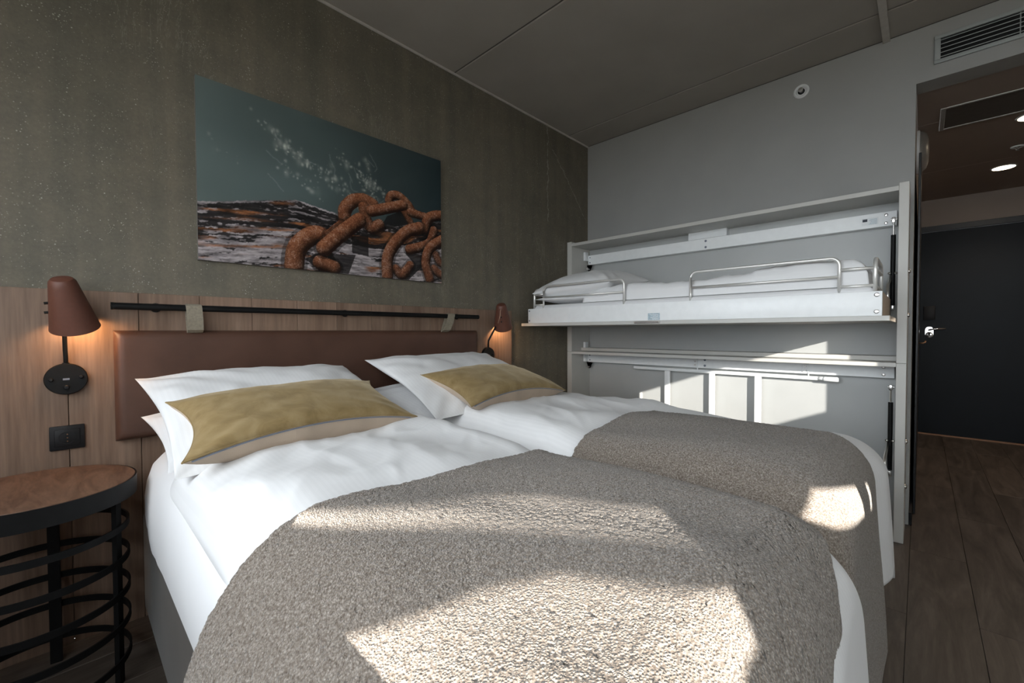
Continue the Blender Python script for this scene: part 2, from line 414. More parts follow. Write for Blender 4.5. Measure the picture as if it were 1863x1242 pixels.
# outside: ground, plus added unseen boards that cut the low sun into patches
bm = B(); box(bm, -60, WX-.6, -60, 60, -4.2, -4.0); g = struct('ground_outside', bm, 'ground_outside')
XO = -4.0; DY = .93*(XO-WX); DZ = -.305*(XO-WX)
def slab(bm, lo, hi, x0, x1):
    """board with stepped, sloping lower and upper edges: lists of (y, z) seen in the window plane"""
    ys_ = sorted({p[0] for p in lo}|{p[0] for p in hi}); f = lambda L, yv: float(np.interp(yv, [p[0] for p in sorted(L)], [p[1] for p in sorted(L)]))
    ys_ = [v_ for v_ in ys_ if f(hi, v_) > f(lo, v_)-1e-6]; cols = []
    for yv in ys_:
        zl, zh = f(lo, yv), max(f(hi, yv), f(lo, yv)+.001)
        cols.append([bm.verts.new((x, yv+DY, z+DZ)) for x, z in ((x0, zl), (x1, zl), (x1, zh), (x0, zh))])
    for A_, B_ in zip(cols, cols[1:]):
        for k in range(4): bm.faces.new((A_[k], A_[(k+1) % 4], B_[(k+1) % 4], B_[k]))
    bm.faces.new(cols[0]); bm.faces.new(cols[-1][::-1]); return bm
L1 = [(2.1, .60), (-.30, .97), (-.39, 1.003), (-.60, 1.082), (-.77, 1.130), (-1.2, 1.188), (-1.5, 1.205), (-2.0, 1.27)]
L2 = [(2.1, .68), (-.287, 1.077), (-.507, 1.115), (-.774, 1.156), (-.979, 1.184), (-1.2, 1.208), (-1.5, 1.232), (-1.6, 1.225), (-2.0, 1.29)]
L3 = [(2.1, .69), (-.185, 1.084), (-.56, 1.150), (-.78, 1.186), (-1.05, 1.216), (-1.15, 1.2165), (-1.52, 1.2335), (-1.60, 1.310), (-2.0, 1.36)]
F1 = [(-.93, .95), (-.97, 1.075), (-1.03, 1.117), (-1.2, 1.178), (-1.5, 1.215), (-1.6, 1.21), (-2.0, 1.275)]
st = thing('sun_blocker', 'added unseen sloping boards outside the window that block the sun', None, (XO, -3.0, -4.0)); st['kind'] = 'structure'
obj('blocker_beam', slab(B(), L1, L2, XO, XO+.05), 'blocker_grey', st)
obj('blocker_upper', slab(B(), L3, [(2.1, 2.75), (-2.0, 2.75)], XO, XO+.05), 'blocker_grey', st)
obj('blocker_lower', slab(B(), [(-.93, .3), (-2.0, .3)], F1, XO, XO+.05), 'blocker_grey', st)
obj('blocker_lower', slab(B(), [(-2.0, .3), (-3.55, .3)], [(-2.0, 1.52), (-2.95, 1.665), (-3.55, 1.93)], XO, XO+.05), 'blocker_grey', st)
obj('blocker_upper', slab(B(), [(-2.0, 1.785), (-3.55, 2.363)], [(-2.0, 2.9), (-3.55, 2.9)], XO, XO+.05), 'blocker_grey', st)
for yy in (-1.26, .2, 2.0):
    bm = B(); box(bm, XO-.15, XO-.002, yy+DY-.06, yy+DY+.06, -4.0, 3.3); obj('blocker_post', bm, 'blocker_grey', st)

# ------------------------------------------------------------------ headboard wall: wood panelling, rod, padded board
wp = thing('wood_panelling', 'brown wood-grain wall panelling behind the beds', 'wall panel', (.7, HW, 0))
x = -.0003-.19*4
edges = [WX]
while x < 2.2:
    if x > WX+.02: edges.append(x)
    x += .19
edges.append(2.231)
for a, c in zip(edges, edges[1:]):
    bm = B(); box(bm, a+.0008, c-.0008, HW-.03, HW-.001, .0, 1.241, .0012, 1); o = obj('plank', bm, 'headboard_wood', wp)
RY, RZ = 2.088, 1.187
rd = thing('hanging_rod', 'long black metal rod above the leather headboard', 'rod', (.985, RY, RZ))
bm = B(); cyl(bm, (.117, RY, RZ), (1.855, RY, RZ), .0125, 20); obj('bar', bm, 'black_metal', rd, 'auto')
for xx in (.24, .99, 1.72):
    bm = B(); cyl(bm, (xx, RY+.008, RZ), (xx, HW-.030, RZ), .007, 12); lathe(bm, [(.018, 0), (.018, .004)], (xx, HW-.034, RZ), (0, 1, 0), 16); obj('bracket', bm, 'black_metal', rd, 'auto')
for xx in (.112, 1.855):
    bm = B(); lathe(bm, [(.0125, 0), (.0135, .001), (.0135, .007), (.011, .009)], (xx-.002, RY, RZ), (1, 0, 0), 20); obj('end_cap', bm, 'black_metal', rd, 'auto')
hb = thing('padded_headboard', 'brown leather padded headboard hung on two straps behind the pillows', 'headboard', (.99, 2.12, .69))
def pad(x0, x1, y0, y1, z0, z1, nx=60, nz=24, r=.025):
    u = np.linspace(0, 1, nx); w = np.linspace(0, 1, nz)
    u = (1-np.cos(u*np.pi))/2; w = (1-np.cos(w*np.pi))/2
    X = x0+(x1-x0)*u[:, None]+0*w[None]; Z = z0+(z1-z0)*w[None]+0*u[:, None]
    d = np.minimum(np.minimum(X-x0, x1-X), np.minimum(Z-z0, z1-Z)); t = np.clip(d/r, 0, 1)
    Yv = y1-(y1-y0)*np.sqrt(1-(1-t)**2)*1.0 - .004*np.clip((d-r)/.15, 0, 1)
    return gridmesh('pad', np.stack([X, Yv, Z], -1))
obj('pad', pad(.117, 1.872, 2.098, 2.128, .693, 1.099), 'leather', hb, True)
bm = B(); box(bm, .125, 1.864, 2.127, 2.139, .70, 1.092); obj('backing_board', bm, 'black_plastic', hb)
for xx, lean in ((.350, .006), (1.628, -.028)):
    bm = B(); w2 = .026; r = .0155
    path = [(RY+r+.002, 1.09), (RY+r+.001, 1.14)] + [(RY+math.cos(a)*r, RZ+math.sin(a)*r) for a in np.linspace(0, math.pi, 9)] + [(RY-r-.001, 1.14), (RY-.005, 1.102), (RY+.012, 1.092)]
    prev = None
    for (yv, zv) in path:
        s = xx+lean*(RZ-zv)/.09
        cur = [bm.verts.new((s-w2, yv, zv)), bm.verts.new((s+w2, yv, zv))]
        if prev: bm.faces.new((prev[0], prev[1], cur[1], cur[0]))
        prev = cur
    o = obj('strap', bm, 'strap', hb, False); solid(o, .0025, 0); o['label'] = 'beige leather strap over the rod'

# ------------------------------------------------------------------ wall lamps
def lamp(x, label, lean_x, lean_y, cable=False, neck=.985):
    PY = HW-.03; zc = .932
    t = thing('wall_lamp', label, 'lamp', (x, PY, zc), 'terracotta reading lamps')
    bm = B(); lathe(bm, [(.0535, 0), (.0535, .016), (.051, .021), (.0, .0215)], (x, PY, zc), (0, -1, 0), 40, cap1=False); pt = obj('wall_plate', bm, 'black_metal', t, 'auto')
    for dx, dz, r in ((-.036, .0, .006), (.036, .006, .006), (.0, -.028, .0075)):
        bm = B(); lathe(bm, [(r, 0), (r, .006), (r*.7, .0085), (r*.2, .009)], (x+dx, PY-.021, zc+dz), (0, -1, 0), 16); obj('knob', bm, 'black_plastic', pt, 'auto')
    bm = B(); box(bm, x-.008, x+.008, PY-.0225, PY-.021, zc-.003, zc+.003); obj('usb_port', bm, 'zip_teeth', pt)
    # arm rises from the plate, then leans out to the shade joint
    joint = Vector((x-.003 if lean_x < .3 else x+.050, PY-.062, 1.150))
    pts = [Vector((x, PY-.012, zc+.048)), Vector((x, PY-.013, zc+.075)), Vector((x-.001, PY-.018, zc+.10)), joint*.55+Vector((x, PY-.020, zc+.115))*.45, joint]
    bm = B(); tube(bm, pts, .0062, 14); obj('arm', bm, 'black_metal', t, True)
    bm = B(); cyl(bm, (x, PY-.012, zc+.046), (x, PY-.012, zc+.056), .009, 16); obj('collar', bm, 'black_metal', t, 'auto')
    # shade: tapered shell whose axis leans
    ax = Vector((-lean_x, lean_y, 1)).normalized()      # from rim to crown
    c0 = Vector((x+.025, joint.y+.010, 1.110)) if lean_x < .3 else Vector((x+.098, joint.y+.002, 1.118))
    prof = [(.064, 0), (.0615, .012), (.0365, .152), (.0330, .169), (.0265, .1775), (.010, .181), (.0, .1815)]
    bm = B(); lathe(bm, prof, c0, ax, 40, cap0=False, cap1=False); sh = obj('lamp_shade', bm, 'lamp_shade', t, 'auto')
    bm = B(); lathe(bm, [(.0635, 0), (.0600, .012), (.0350, .151), (.0305, .165), (.0, .166)], c0, ax, 40, cap0=False, cap1=False); obj('shade_lining', bm, 'lamp_shade_inside', sh, 'auto')
    side = Vector((-1, 0, -lean_x*.9)).normalized() if lean_x < .3 else Vector((-.72, -.55, -.3)).normalized()
    for h in (.065, .098):
        rr = .0615+(.0365-.0615)*(h-.012)/.138
        p = c0+ax*h+side*rr; bm = B(); cyl(bm, p-side*.004, p+side*.009, .0042, 12); obj('screw', bm, 'black_metal', sh, 'auto')
    bc = c0+ax*.085; bm = B()
    lathe(bm, [(.004, -.045), (.016, -.038), (.021, -.022), (.018, -.004), (.012, .012), (.012, .045)], bc, ax, 16); obj('bulb', bm, 'bulb_glow', t, True)
    if cable:
        p0 = c0+ax*.150+side*.034; p3 = joint+Vector((-.004, -.003, -.012))
        pts = [p0, p0+side*.026+Vector((0, 0, -.004)), p0+side*.042+Vector((0, 0, -.030)), (p0+p3)/2+side*.036+Vector((0, 0, -.012)), p3+side*.016+Vector((0, 0, .012)), p3]
        P = []
        for k in range(len(pts)-1):
            a, b2, c, d = pts[max(k-1, 0)], pts[k], pts[k+1], pts[min(k+2, len(pts)-1)]
            for s in np.linspace(0, 1, 5)[:-1]:
                P.append(.5*((2*b2)+(-a+c)*s+(2*a-5*b2+4*c-d)*s*s+(-a+3*b2-3*c+d)*s**3))
        P.append(pts[-1]); bm = B(); tube(bm, P, .0022, 8); obj('cable', bm, 'cable', t, True)
    li = bpy.data.lights.new('lamp_light', 'POINT'); li.energy = LAMP_W; li.color = (1.0, .60, .32); li.shadow_soft_size = .02
    lo = bpy.data.objects.new('lamp_light', li); col.objects.link(lo); lo.parent = t; lo.location = c0+ax*.035-Vector((x, PY, zc))
LAMP_W = 1.15
lamp(-.004, 'terracotta wall lamp above the nightstand, nearest the camera', .19, -.52)
lamp(1.985, 'terracotta wall lamp with a loop of cable beside the bunk', .46, -.34, cable=True)

# power socket
sk = thing('power_socket', 'square black power socket on the wood panelling above the nightstand', 'socket', (-.005, HW-.03, .687))
PY = HW-.03
bm = B(); box(bm, -.048, .038, PY-.009, PY, .687, .770, .003); obj('frame', bm, 'black_plastic', sk, 'auto')
bm = B(); box(bm, -.036, .026, PY-.012, PY-.008, .699, .758, .002); ins = obj('insert', bm, 'black_plastic', sk, 'auto')
bm = B(); lathe(bm, [(.022, 0), (.022, .0015), (.0195, .0015), (.0195, -.008), (.0, -.008)], (-.005, PY-.0125, .7285), (0, -1, 0), 32, cap0=False, cap1=False); obj('socket_well', bm, 'dark_void', ins, 'auto')
for dz in (.012, 0., -.012):
    bm = B(); lathe(bm, [(.0022, 0), (.0015, .0015)], (-.005, PY-.0125, .7285+dz), (0, -1, 0), 10); obj('contact', bm, 'copper', ins)

# ------------------------------------------------------------------ picture
PWd, PH = 1.231, .751; px0, pz1 = .38, 2.142
def paint():
    W, H = 560, 342
    U, V = np.meshgrid(np.linspace(0, 1, W), np.linspace(0, 1, H), indexing='ij')
    C = np.zeros((W, H, 3)); asp = PWd/PH
    def lerp(a, b2, t): return np.array(a)*(1-t[..., None])+np.array(b2)*t[..., None]
    t = np.clip(U*.95+.10*(V-.5)+.10*vnoise((W, H), (4, 3), 1), 0, 1)
    C[:] = lerp((.165, .215, .205), (.018, .036, .044), t**.75)
    C *= (1+.25*vnoise((W, H), (6, 5), 2))[..., None]
    glow = np.exp(-(((U-.30)/.22)**2+((V-.50)/.14)**2)); C = C*(1+.25*glow[..., None])
    # blurred foam flecks in drifting lines
    r = np.random.default_rng(5)
    lines = [((.17, .10), (.32, .30)), ((.24, .24), (.42, .33)), ((.26, .36), (.40, .50)), ((.33, .30), (.47, .43)), ((.48, .20), (.60, .33)), ((.55, .22), (.68, .40)), ((.42, .30), (.56, .52)), ((.58, .33), (.66, .44)), ((.02, .30), (.12, .44)), ((.60, .16), (.62, .24))]
    for li, (a, b2) in enumerate(lines):
        n = 34 if li not in (8, 9) else 9
        for k in range(n):
            s = r.random(); cx = a[0]+(b2[0]-a[0])*s+r.normal(0, .012); cy = a[1]+(b2[1]-a[1])*s+r.normal(0, .022)
            sx = r.uniform(.0016, .0050)*(2.2 if r.random() < .18 else 1); sy = sx*asp*r.uniform(.6, 1.8); am = r.uniform(.03, .30)*(.5 if li in (8, 9) else 1)
            i0, i1 = int(max(0, (cx-4*sx)*W)), int(min(W, (cx+4*sx)*W)+1); j0, j1 = int(max(0, (cy-4*sy)*H)), int(min(H, (cy+4*sy)*H)+1)
            if i1 <= i0 or j1 <= j0: continue
            g = np.exp(-((U[i0:i1, j0:j1]-cx)/sx)**2-((V[i0:i1, j0:j1]-cy)/sy)**2)*am
            C[i0:i1, j0:j1] += g[..., None]*np.array((1.0, .98, .86))
    for q in range(14):                                   # thin bright threads in the water
        x_, y_ = r.uniform(.18, .66), r.uniform(.10, .46); an = r.uniform(.3, 1.3)
        for k in range(r.integers(14, 34)):
            x_ += .0026*math.cos(an); y_ += .0026*asp*math.sin(an); an += r.normal(0, .16)
            i_, j_ = int(x_*W), int(y_*H)
            if 1 < i_ < W-2 and 1 < j_ < H-2: C[i_-1:i_+2, j_-1:j_+2] += .030
    # weathered timber
    wx = [0, .079, .186, .312, .338, .415, .486, .62, .75, .9, 1.0]; wy = [.682, .655, .612, .565, .567, .589, .603, .62, .60, .52, .50]
    top = np.interp(U, wx, wy)+.006*vnoise((W, H), (120, 2), 9)
    wood = V > top
    sl_ = V-top*.55
    sh = np.clip(((V-top)/.40), 0, 1)
    def aniso(cells, seed):      # streak noise that follows the grain: index by (u, shifted v)
        n = vnoise((W, H*2), cells, seed); jj = np.clip(((V-.45*(top-.6)+.25)*H*1.2).astype(int), 0, H*2-1)
        return n[np.arange(W)[:, None], jj]
    s1 = aniso((9, 105), 11)*.75+aniso((26, 190), 19)*.5; s2 = aniso((24, 190), 12); s3 = aniso((80, 300), 13); s4 = aniso((5, 22), 14)
    grey = lerp((.20, .175, .18), (.62, .55, .56), np.clip(.5+s2*1.3+s3*.7, 0, 1))
    dark = np.clip((s1+.55*s3+.06-.20*np.clip((sh-.40)/.1, 0, 1)+.30*np.clip((.46-sh)/.1, 0, 1)-.35*(sh < .03))*7, 0, 1)
    tim = grey*(1-dark[..., None]*.93)
    org = np.clip((aniso((8, 75), 15)+.30*np.exp(-((sh-.30)/.10)**2)-.24)*6, 0, 1)*(.6+.8*np.clip(s3+.5, 0, 1))
    tim = tim*(1-.75*org[..., None])+np.array((.52, .20, .075))*(.75*org*(.55+s2))[..., None]
    C = np.where(wood[..., None], tim, C)
    def inside(poly):
        m = np.zeros((W, H), bool); n = len(poly)
        for k in range(n):
            (x1, y1_), (x2, y2) = poly[k], poly[(k+1) % n]
            cnd = ((y1_ > V) != (y2 > V)) & (U < (x2-x1)*(V-y1_)/(y2-y1_+1e-9)+x1); m ^= cnd
        return m
    for poly in ([(.406, .884), (.551, .859), (.518, 1.0), (.449, 1.0), (.405, .914)], [(.532, .738), (.61, .705), (.609, .86), (.535, .85)], [(.66, .66), (.700, .545), (.793, .463), (.815, .57)],
                 [(.791, .795), (.891, .788), (.891, .874), (.809, 1.0), (.751, 1.0), (.84, .869)], [(.86, .66), (.95, .62), (1.0, .60), (1.0, .72), (.93, .74)], [(.34, .93), (.44, .84), (.47, .93), (.41, 1.0)]):
        m = inside(poly); C[m] = C[m]*.10+np.array((.012, .010, .010))
    sp1 = vnoise((W, H), (190, 120), 21); sp2 = vnoise((W, H), (60, 40), 22); sp3 = vnoise((W, H), (330, 200), 23)
    def stroke(pts, wdt, tone=1.0):
        P = [np.array(p, float) for p in pts]; Q = []
        for k in range(len(P)-1):
            a, b2, c, d = P[max(k-1, 0)], P[k], P[k+1], P[min(k+2, len(P)-1)]
            for s in np.linspace(0, 1, 26): Q.append(.5*((2*b2)+(-a+c)*s+(2*a-5*b2+4*c-d)*s*s+(-a+3*b2-3*c+d)*s**3))
        best = np.full((W, H), 9.0); nx = np.zeros((W, H)); ny = np.zeros((W, H))
        for q in Q:
            dx = U-q[0]; dy = (V-q[1])/asp; d2 = np.sqrt(dx*dx+dy*dy); mm = d2 < best
            best[mm] = d2[mm]; nx[mm] = dx[mm]; ny[mm] = dy[mm]
        r_ = wdt*.57*(1+.05*sp2); m = best < r_; C[(best < r_*1.35) & (best >= r_) & wood] *= .45
        a = nx/r_; b2 = ny/r_; nz = np.sqrt(np.clip(1-a*a-b2*b2, 0, 1))
        s = np.clip(-.30*a-.62*b2+.62*nz, 0, 1); shade = (.05+1.12*s**1.5)*tone
        cc = lerp((.25, .078, .034), (.60, .255, .125), np.clip(.45+sp3*.9+sp1*.5+sp2*.5, 0, 1))*shade[..., None]
        pale = np.clip((sp3+.6*sp2-.22)*5, 0, 1)*s; cc = cc*(1-.45*pale[..., None])+np.array((.62, .48, .44))*(.45*pale)[..., None]
        C[m] = cc[m]
    stroke([(.71, .431), (.722, .388), (.76, .374), (.808, .417), (.832, .464)], .036)
    stroke([(.788, .479), (.822, .551)], .030, .8)
    stroke([(.512, .669), (.504, .572), (.537, .496), (.586, .466), (.633, .484)], .050)
    stroke([(.590, .520), (.600, .60), (.625, .655), (.662, .620)], .046, .85)
    stroke([(.624, .533), (.700, .487), (.783, .436)], .044)
    stroke([(.822, .479), (.903, .487)], .036, .9)
    stroke([(.903, .584), (.925, .492), (.99, .449), (1.05, .45)], .046)
    stroke([(.815, .765), (.923, .695), (.956, .584)], .042, .85)
    stroke([(.302, .985), (.312, .875), (.35, .797), (.392, .762), (.432, .782)], .064)
    stroke([(.401, .944), (.456, .967)], .052, .8)
    stroke([(.440, .760), (.489, .681)], .044, .8)
    stroke([(.417, .846), (.490, .728), (.569, .614)], .056)
    stroke([(.742, .928), (.775, .964), (.82, .887)], .040, .8)
    stroke([(.70, .985), (.701, .855), (.734, .747), (.801, .634), (.872, .582)], .050)
    stroke([(.966, .773), (.988, .827), (1.02, .85)], .036, .8)
    stroke([(.955, .892), (.993, .93), (1.03, .93)], .040, .8)
    stroke([(.930, .975), (.907, .85), (.929, .737), (.995, .655), (1.05, .62)], .046)
    return np.clip(C*.78, 0.004, 1), U, V
C, U, V = paint()
pic = thing('wall_picture', 'unframed print of a rusty chain on driftwood by teal water', 'picture', (px0+PWd/2, HW, pz1-PH))
P = np.stack([px0+U*PWd, np.full_like(U, HW-.022), pz1-V*PH], -1)[:, ::-1]
me = gridmesh('print_face', P)
ca = me.color_attributes.new('print', 'FLOAT_COLOR', 'POINT')
cc = np.concatenate([C[:, ::-1], np.ones((*U.shape, 1))], -1).astype(np.float32); ca.data.foreach_set('color', cc.ravel())
obj('print_face', me, 'print', pic)
bm = B(); box(bm, px0, px0+PWd, HW-.0215, HW-.001, pz1-PH, pz1); obj('mount_board', bm, 'ground_outside', pic)

# ------------------------------------------------------------------ nightstand
NX, NY, NZ = -.076, 1.868, .637
ns = thing('nightstand', 'round nightstand with wood top on black metal rings', 'nightstand', (NX, NY, 0))
bm = B(); lathe(bm, [(.2235, 0), (.2235, .006), (.222, .0075)], (NX, NY, NZ-.0075), (0, 0, 1), 72); obj('table_top', bm, 'table_wood', ns, 'auto')
bm = B(); lathe(bm, [(.2235, 0), (.2275, 0), (.2275, .054), (.2238, .054), (.2238, .006)], (NX, NY, NZ-.055), (0, 0, 1), 72, cap0=False, cap1=False); obj('rim', bm, 'black_metal', ns, 'auto')
bm = B(); lathe(bm, [(.220, 0), (.220, .02)], (NX, NY, NZ-.0285), (0, 0, 1), 48); obj('tray', bm, 'black_metal', ns, 'auto')
for zr in (.489, .388, .284, .187, .078):
    bm = B(); lathe(bm, [(.202, -.010), (.207, -.010), (.207, .010), (.202, .010), (.202, -.010)], (NX, NY, zr), (0, 0, 1), 64, cap0=False, cap1=False); obj('ring', bm, 'black_metal', ns, 'auto')
for a in (80, 205, 333):
    a = math.radians(a); c = Vector((NX+.192*math.cos(a), NY+.192*math.sin(a), 0)); R3 = Matrix.Rotation(a, 3, 'Z')
    bm = B(); box(bm, c.x-.006, c.x+.006, c.y-.014, c.y+.014, 0, NZ-.02, rot=R3); obj('leg', bm, 'black_metal', ns)

# ------------------------------------------------------------------ the two beds
def fract(X, Y, f, seed, octs=3):
    """smooth fractal noise sampled at world positions"""
    out = np.zeros(X.shape); amp = 1.0
    for o_ in range(octs):
        out += amp*np.array([noise.noise(Vector((x*f*2**o_+seed*7.3, y*f*2**o_+seed*3.1, seed*1.7))) for x, y in zip(X.ravel(), Y.ravel())]).reshape(X.shape); amp *= .5
    return out
def rbox(x0, x1, y0, y1, z0, z1, r, seg=6):
    bm = B(); box(bm, x0, x1, y0, y1, z0, z1)
    bmesh.ops.bevel(bm, geom=list(bm.edges), offset=r, segments=seg, profile=.5, affect='EDGES'); return bm
MT = .668
def bed(x0, x1, label):
    t = thing('bed', label, 'bed', ((x0+x1)/2, 1.1, 0))
    obj('base', rbox(x0+.012, x1-.012, .120, 2.10, .055, .425, .02, 3), 'base_fabric', t, 'auto')
    for xx in (x0+.10, x1-.10):
        for yy in (.22, 1.98):
            bm = B(); cyl(bm, (xx, yy, 0), (xx, yy, .058), .025, 16); obj('leg', bm, 'black_plastic', t, 'auto')
    # mattress in its fitted sheet: rounded box, sheet hem waving a little above the base
    n = 220; u = np.linspace(0, 1, n, endpoint=False)
    prof = [(0., .415), (.004, .44), (.006, .48), (.006, .54), (.0, .585), (-.012, .625), (-.034, .655), (-.065, MT), (-.16, MT+.002)]
    hx, hy = (x1-x0)/2, .983; cx, cy = (x0+x1)/2, 1.117; rings = []
    for k, (o_, z) in enumerate(prof):
        pts = []
        for s in u:
            a = 2*math.pi*s; e = .24                      # superellipse outline = rounded rectangle
            ca_, sa = math.cos(a), math.sin(a)
            X = (hx+o_)*math.copysign(abs(ca_)**e, ca_); Yv = (hy+o_)*math.copysign(abs(sa)**e, sa)
            w = .0045*noise.noise(Vector((X*6+x0*9, Yv*6, z*4)))+.0035*noise.noise(Vector((X*17, Yv*17, z*6)))
            zz = z + (.022*noise.noise(Vector((X*2.2+x0*5, Yv*2.2, 3.3))) if k == 0 else 0)
            L = math.hypot(X/hx, Yv/hy); pts.append((cx+X*(1+w/hx), cy+Yv*(1+w/hx), zz))
        rings.append(pts)
    bm = B(); R = [[bm.verts.new(p) for p in ring] for ring in rings]
    for A, D in zip(R, R[1:]):
        for k in range(n): bm.faces.new((A[k], A[(k+1) % n], D[(k+1) % n], D[k]))
    bm.faces.new(R[-1]); o = obj('fitted_sheet', bm, 'white_cotton', t, 'auto')
    bm = B(); box(bm, x0+.06, x1-.06, .20, 2.02, .425, .60); obj('mattress', bm, 'white_cotton', t)
    return t
X1, X2, X3, X4 = .172, 1.062, 1.100, 1.992
bed(X1, X2, 'box spring bed with white sheet beside the nightstand')
bed(X3, X4, 'box spring bed with white sheet beside the fold-down bunk')

def roll(s, flat, R, thm):
    """arc length -> (distance, drop) for cloth lying flat, then rolling over an edge"""
    e = np.maximum(s-flat, 0); th = np.minimum(e/R, thm); ex = np.maximum(e-R*thm, 0)
    return np.minimum(s, flat)+R*np.sin(th)+ex*np.cos(thm), R*(1-np.cos(th))+ex*np.sin(thm)
BEDS = {1: dict(xc=.622, l=(.275, .21, 1.30), r=(.30, .13, 1.25)), 2: dict(xc=1.542, l=(.275, .15, 1.25), r=(.375, .10, 1.2))}
FOOT = {1: .215, 2: .232}
def surf(k, A, Bv, off=0.0, wr=1.0, seed=1):
    """point on the bedding of bed k; A signed arc length across, Bv arc length from y=2.0 towards the foot"""
    p = BEDS[k]
    xl, dl = roll(np.maximum(-A, 0), p['l'][0], p['l'][1]+off, p['l'][2]); xr, dr = roll(np.maximum(A, 0), p['r'][0], p['r'][1]+off, p['r'][2])
    X = p['xc']-xl+xr; dx = dl+dr
    yy, dy = roll(Bv, 2.0-FOOT[k], .115+off, 1.50); Yv = 2.0-yy
    puff = (.068+.018*np.clip((Yv-.80)/.12, 0, 1))*np.exp(-np.maximum(Yv-1.45, 0)**2/.03) + .012*np.cos(np.clip((X-p['xc'])/.45, -1, 1)*math.pi/2)-.006
    Z = MT-.003+puff-dx-dy+off
    return X, Yv, Z
def undul(k, A, Bv):
    """large soft swells of the stuffing, shared by duvet and throw"""
    return .013*np.sin(A*7.0+Bv*2.3+k)*np.cos(Bv*4.6+k*1.3-A*2.0) + .006*np.sin(A*15+k*2-Bv*7)
def duvet(k, a0, a1, b0, b1, na, nb, seed):
    A, Bv = np.meshgrid(np.linspace(a0, a1, na), np.linspace(b0, b1, nb), indexing='ij')
    A0 = A; A = np.where(A < 0, A*(1-(.16 if k == 2 else 0)*np.clip((Bv-1.12)/.10, 0, 1)), A)
    X, Yv, Z = surf(k, A, Bv)
    w = .010*fract(A, Bv, 3.2, seed, 2)
    # long soft creases running down the bed and a few diagonal ones
    rg = 1-np.abs(fract(A+.25*Bv, Bv*.35, 5.0, seed+2, 2)); w += .006*np.clip(rg-.62, 0, 1)/.38
    rg = 1-np.abs(fract(A*.5-.5*Bv, A+Bv, 5.0, seed+4, 2)); w += .004*np.clip(rg-.6, 0, 1)/.4
    w *= np.clip((1.16-Bv)/.12, 0, 1)                     # pressed flat under the throw
    ed = np.minimum(np.minimum(A0-a0, a1-A0), b1-Bv); edge = np.clip(ed/.05, 0, 1)
    fall = np.clip((Bv-2.0+FOOT[k]-.02)/.16, 0, 1); out = np.clip((A-(-.12 if k == 1 else .12))/.20, 0, 1); Yv = Yv-(.030 if k == 1 else .040)*fall*out*out*(3-2*out)
    u_ = undul(k, A, Bv)
    Z = Z+u_*(1-fall)+w*edge; Yv = Yv-u_*fall*.3
    thin = .055*(1-np.sqrt(1-(1-edge)**2))
    Z = Z-thin*(1-fall)*np.clip((1.3-Bv)/.1, 0, 1)
    return gridmesh('duvet', np.stack([X, Yv, Z], -1)[:, ::-1])
def top(name, label, cat, me, mat, group=None, smooth=True):
    o = obj(name, me, mat, None, smooth); return setp(o, label, cat, group)
o = top('duvet', 'white duvet on the bed beside the nightstand', 'duvet', duvet(1, -.455, .455, .38, 2.28, 150, 240, 3), 'white_satin', 'white duvets on the two beds'); solid(o, .02)
o = top('duvet', 'white duvet on the bed beside the fold-down bunk', 'duvet', duvet(2, -.55, .50, .38, 2.28, 150, 240, 8), 'white_satin', 'white duvets on the two beds'); solid(o, .02)

def blanket(k, a0, a1, b0, b1, step, seed, off):
    na, nb = int((a1-a0)/step), int((b1-b0)/step)
    A, Bv = np.meshgrid(np.linspace(a0, a1, na), np.linspace(b0, b1, nb), indexing='ij')
    # narrower where it hangs over the foot, so the duvet shows beside it
    tt = np.clip((Bv-1.80)/.30, 0, 1); ae = a1+((-.12 if k == 1 else .07)-a1)*tt
    A = a0+(A-a0)*(ae-a0)/(a1-a0)
    X, Yv, Z = surf(k, A, Bv, off)
    cu_, cv = max(2, int((a1-a0)/.16)), max(2, int((b1-b0)/.18))
    w = undul(k, A, Bv)+.006*vnoise((na, nb), (cu_, cv), seed)
    loop = .0024*vnoise((na, nb), (int((a1-a0)/.0045), int((b1-b0)/.0045)), seed+2)+.0016*(np.random.default_rng(seed).random((na, nb))-.5)
    w = w+loop*(1-.65*tt)
    fall = np.clip((Bv-2.0+FOOT[k]-.02)/.16, 0, 1); side = np.clip((np.abs(A)-.30)/.2, 0, 1)
    Z = Z+w*(1-fall); Yv = Yv-(w*.3+.004)*fall; X = X+np.sign(A)*w*side*.5
    # ragged cut edge
    e = .004*vnoise((nb, 3), (nb//4, 1), seed+5)[:, 0]; X[0] += e; X[-1] += e
    return gridmesh('blanket', np.stack([X, Yv, Z], -1)[:, ::-1])
o = top('throw_blanket', 'taupe boucle throw across the foot of the bed beside the nightstand', 'blanket', blanket(1, -.66, .50, 1.18, 2.40, .0030, 31, .012), 'boucle', 'taupe throws at the bed feet'); solid(o, .009, 1)
o = top('throw_blanket', 'taupe boucle throw across the foot of the bed beside the bunk', 'blanket', blanket(2, -.60, .195, 1.18, 2.42, .0034, 47, .012), 'boucle', 'taupe throws at the bed feet'); solid(o, .009, 1)

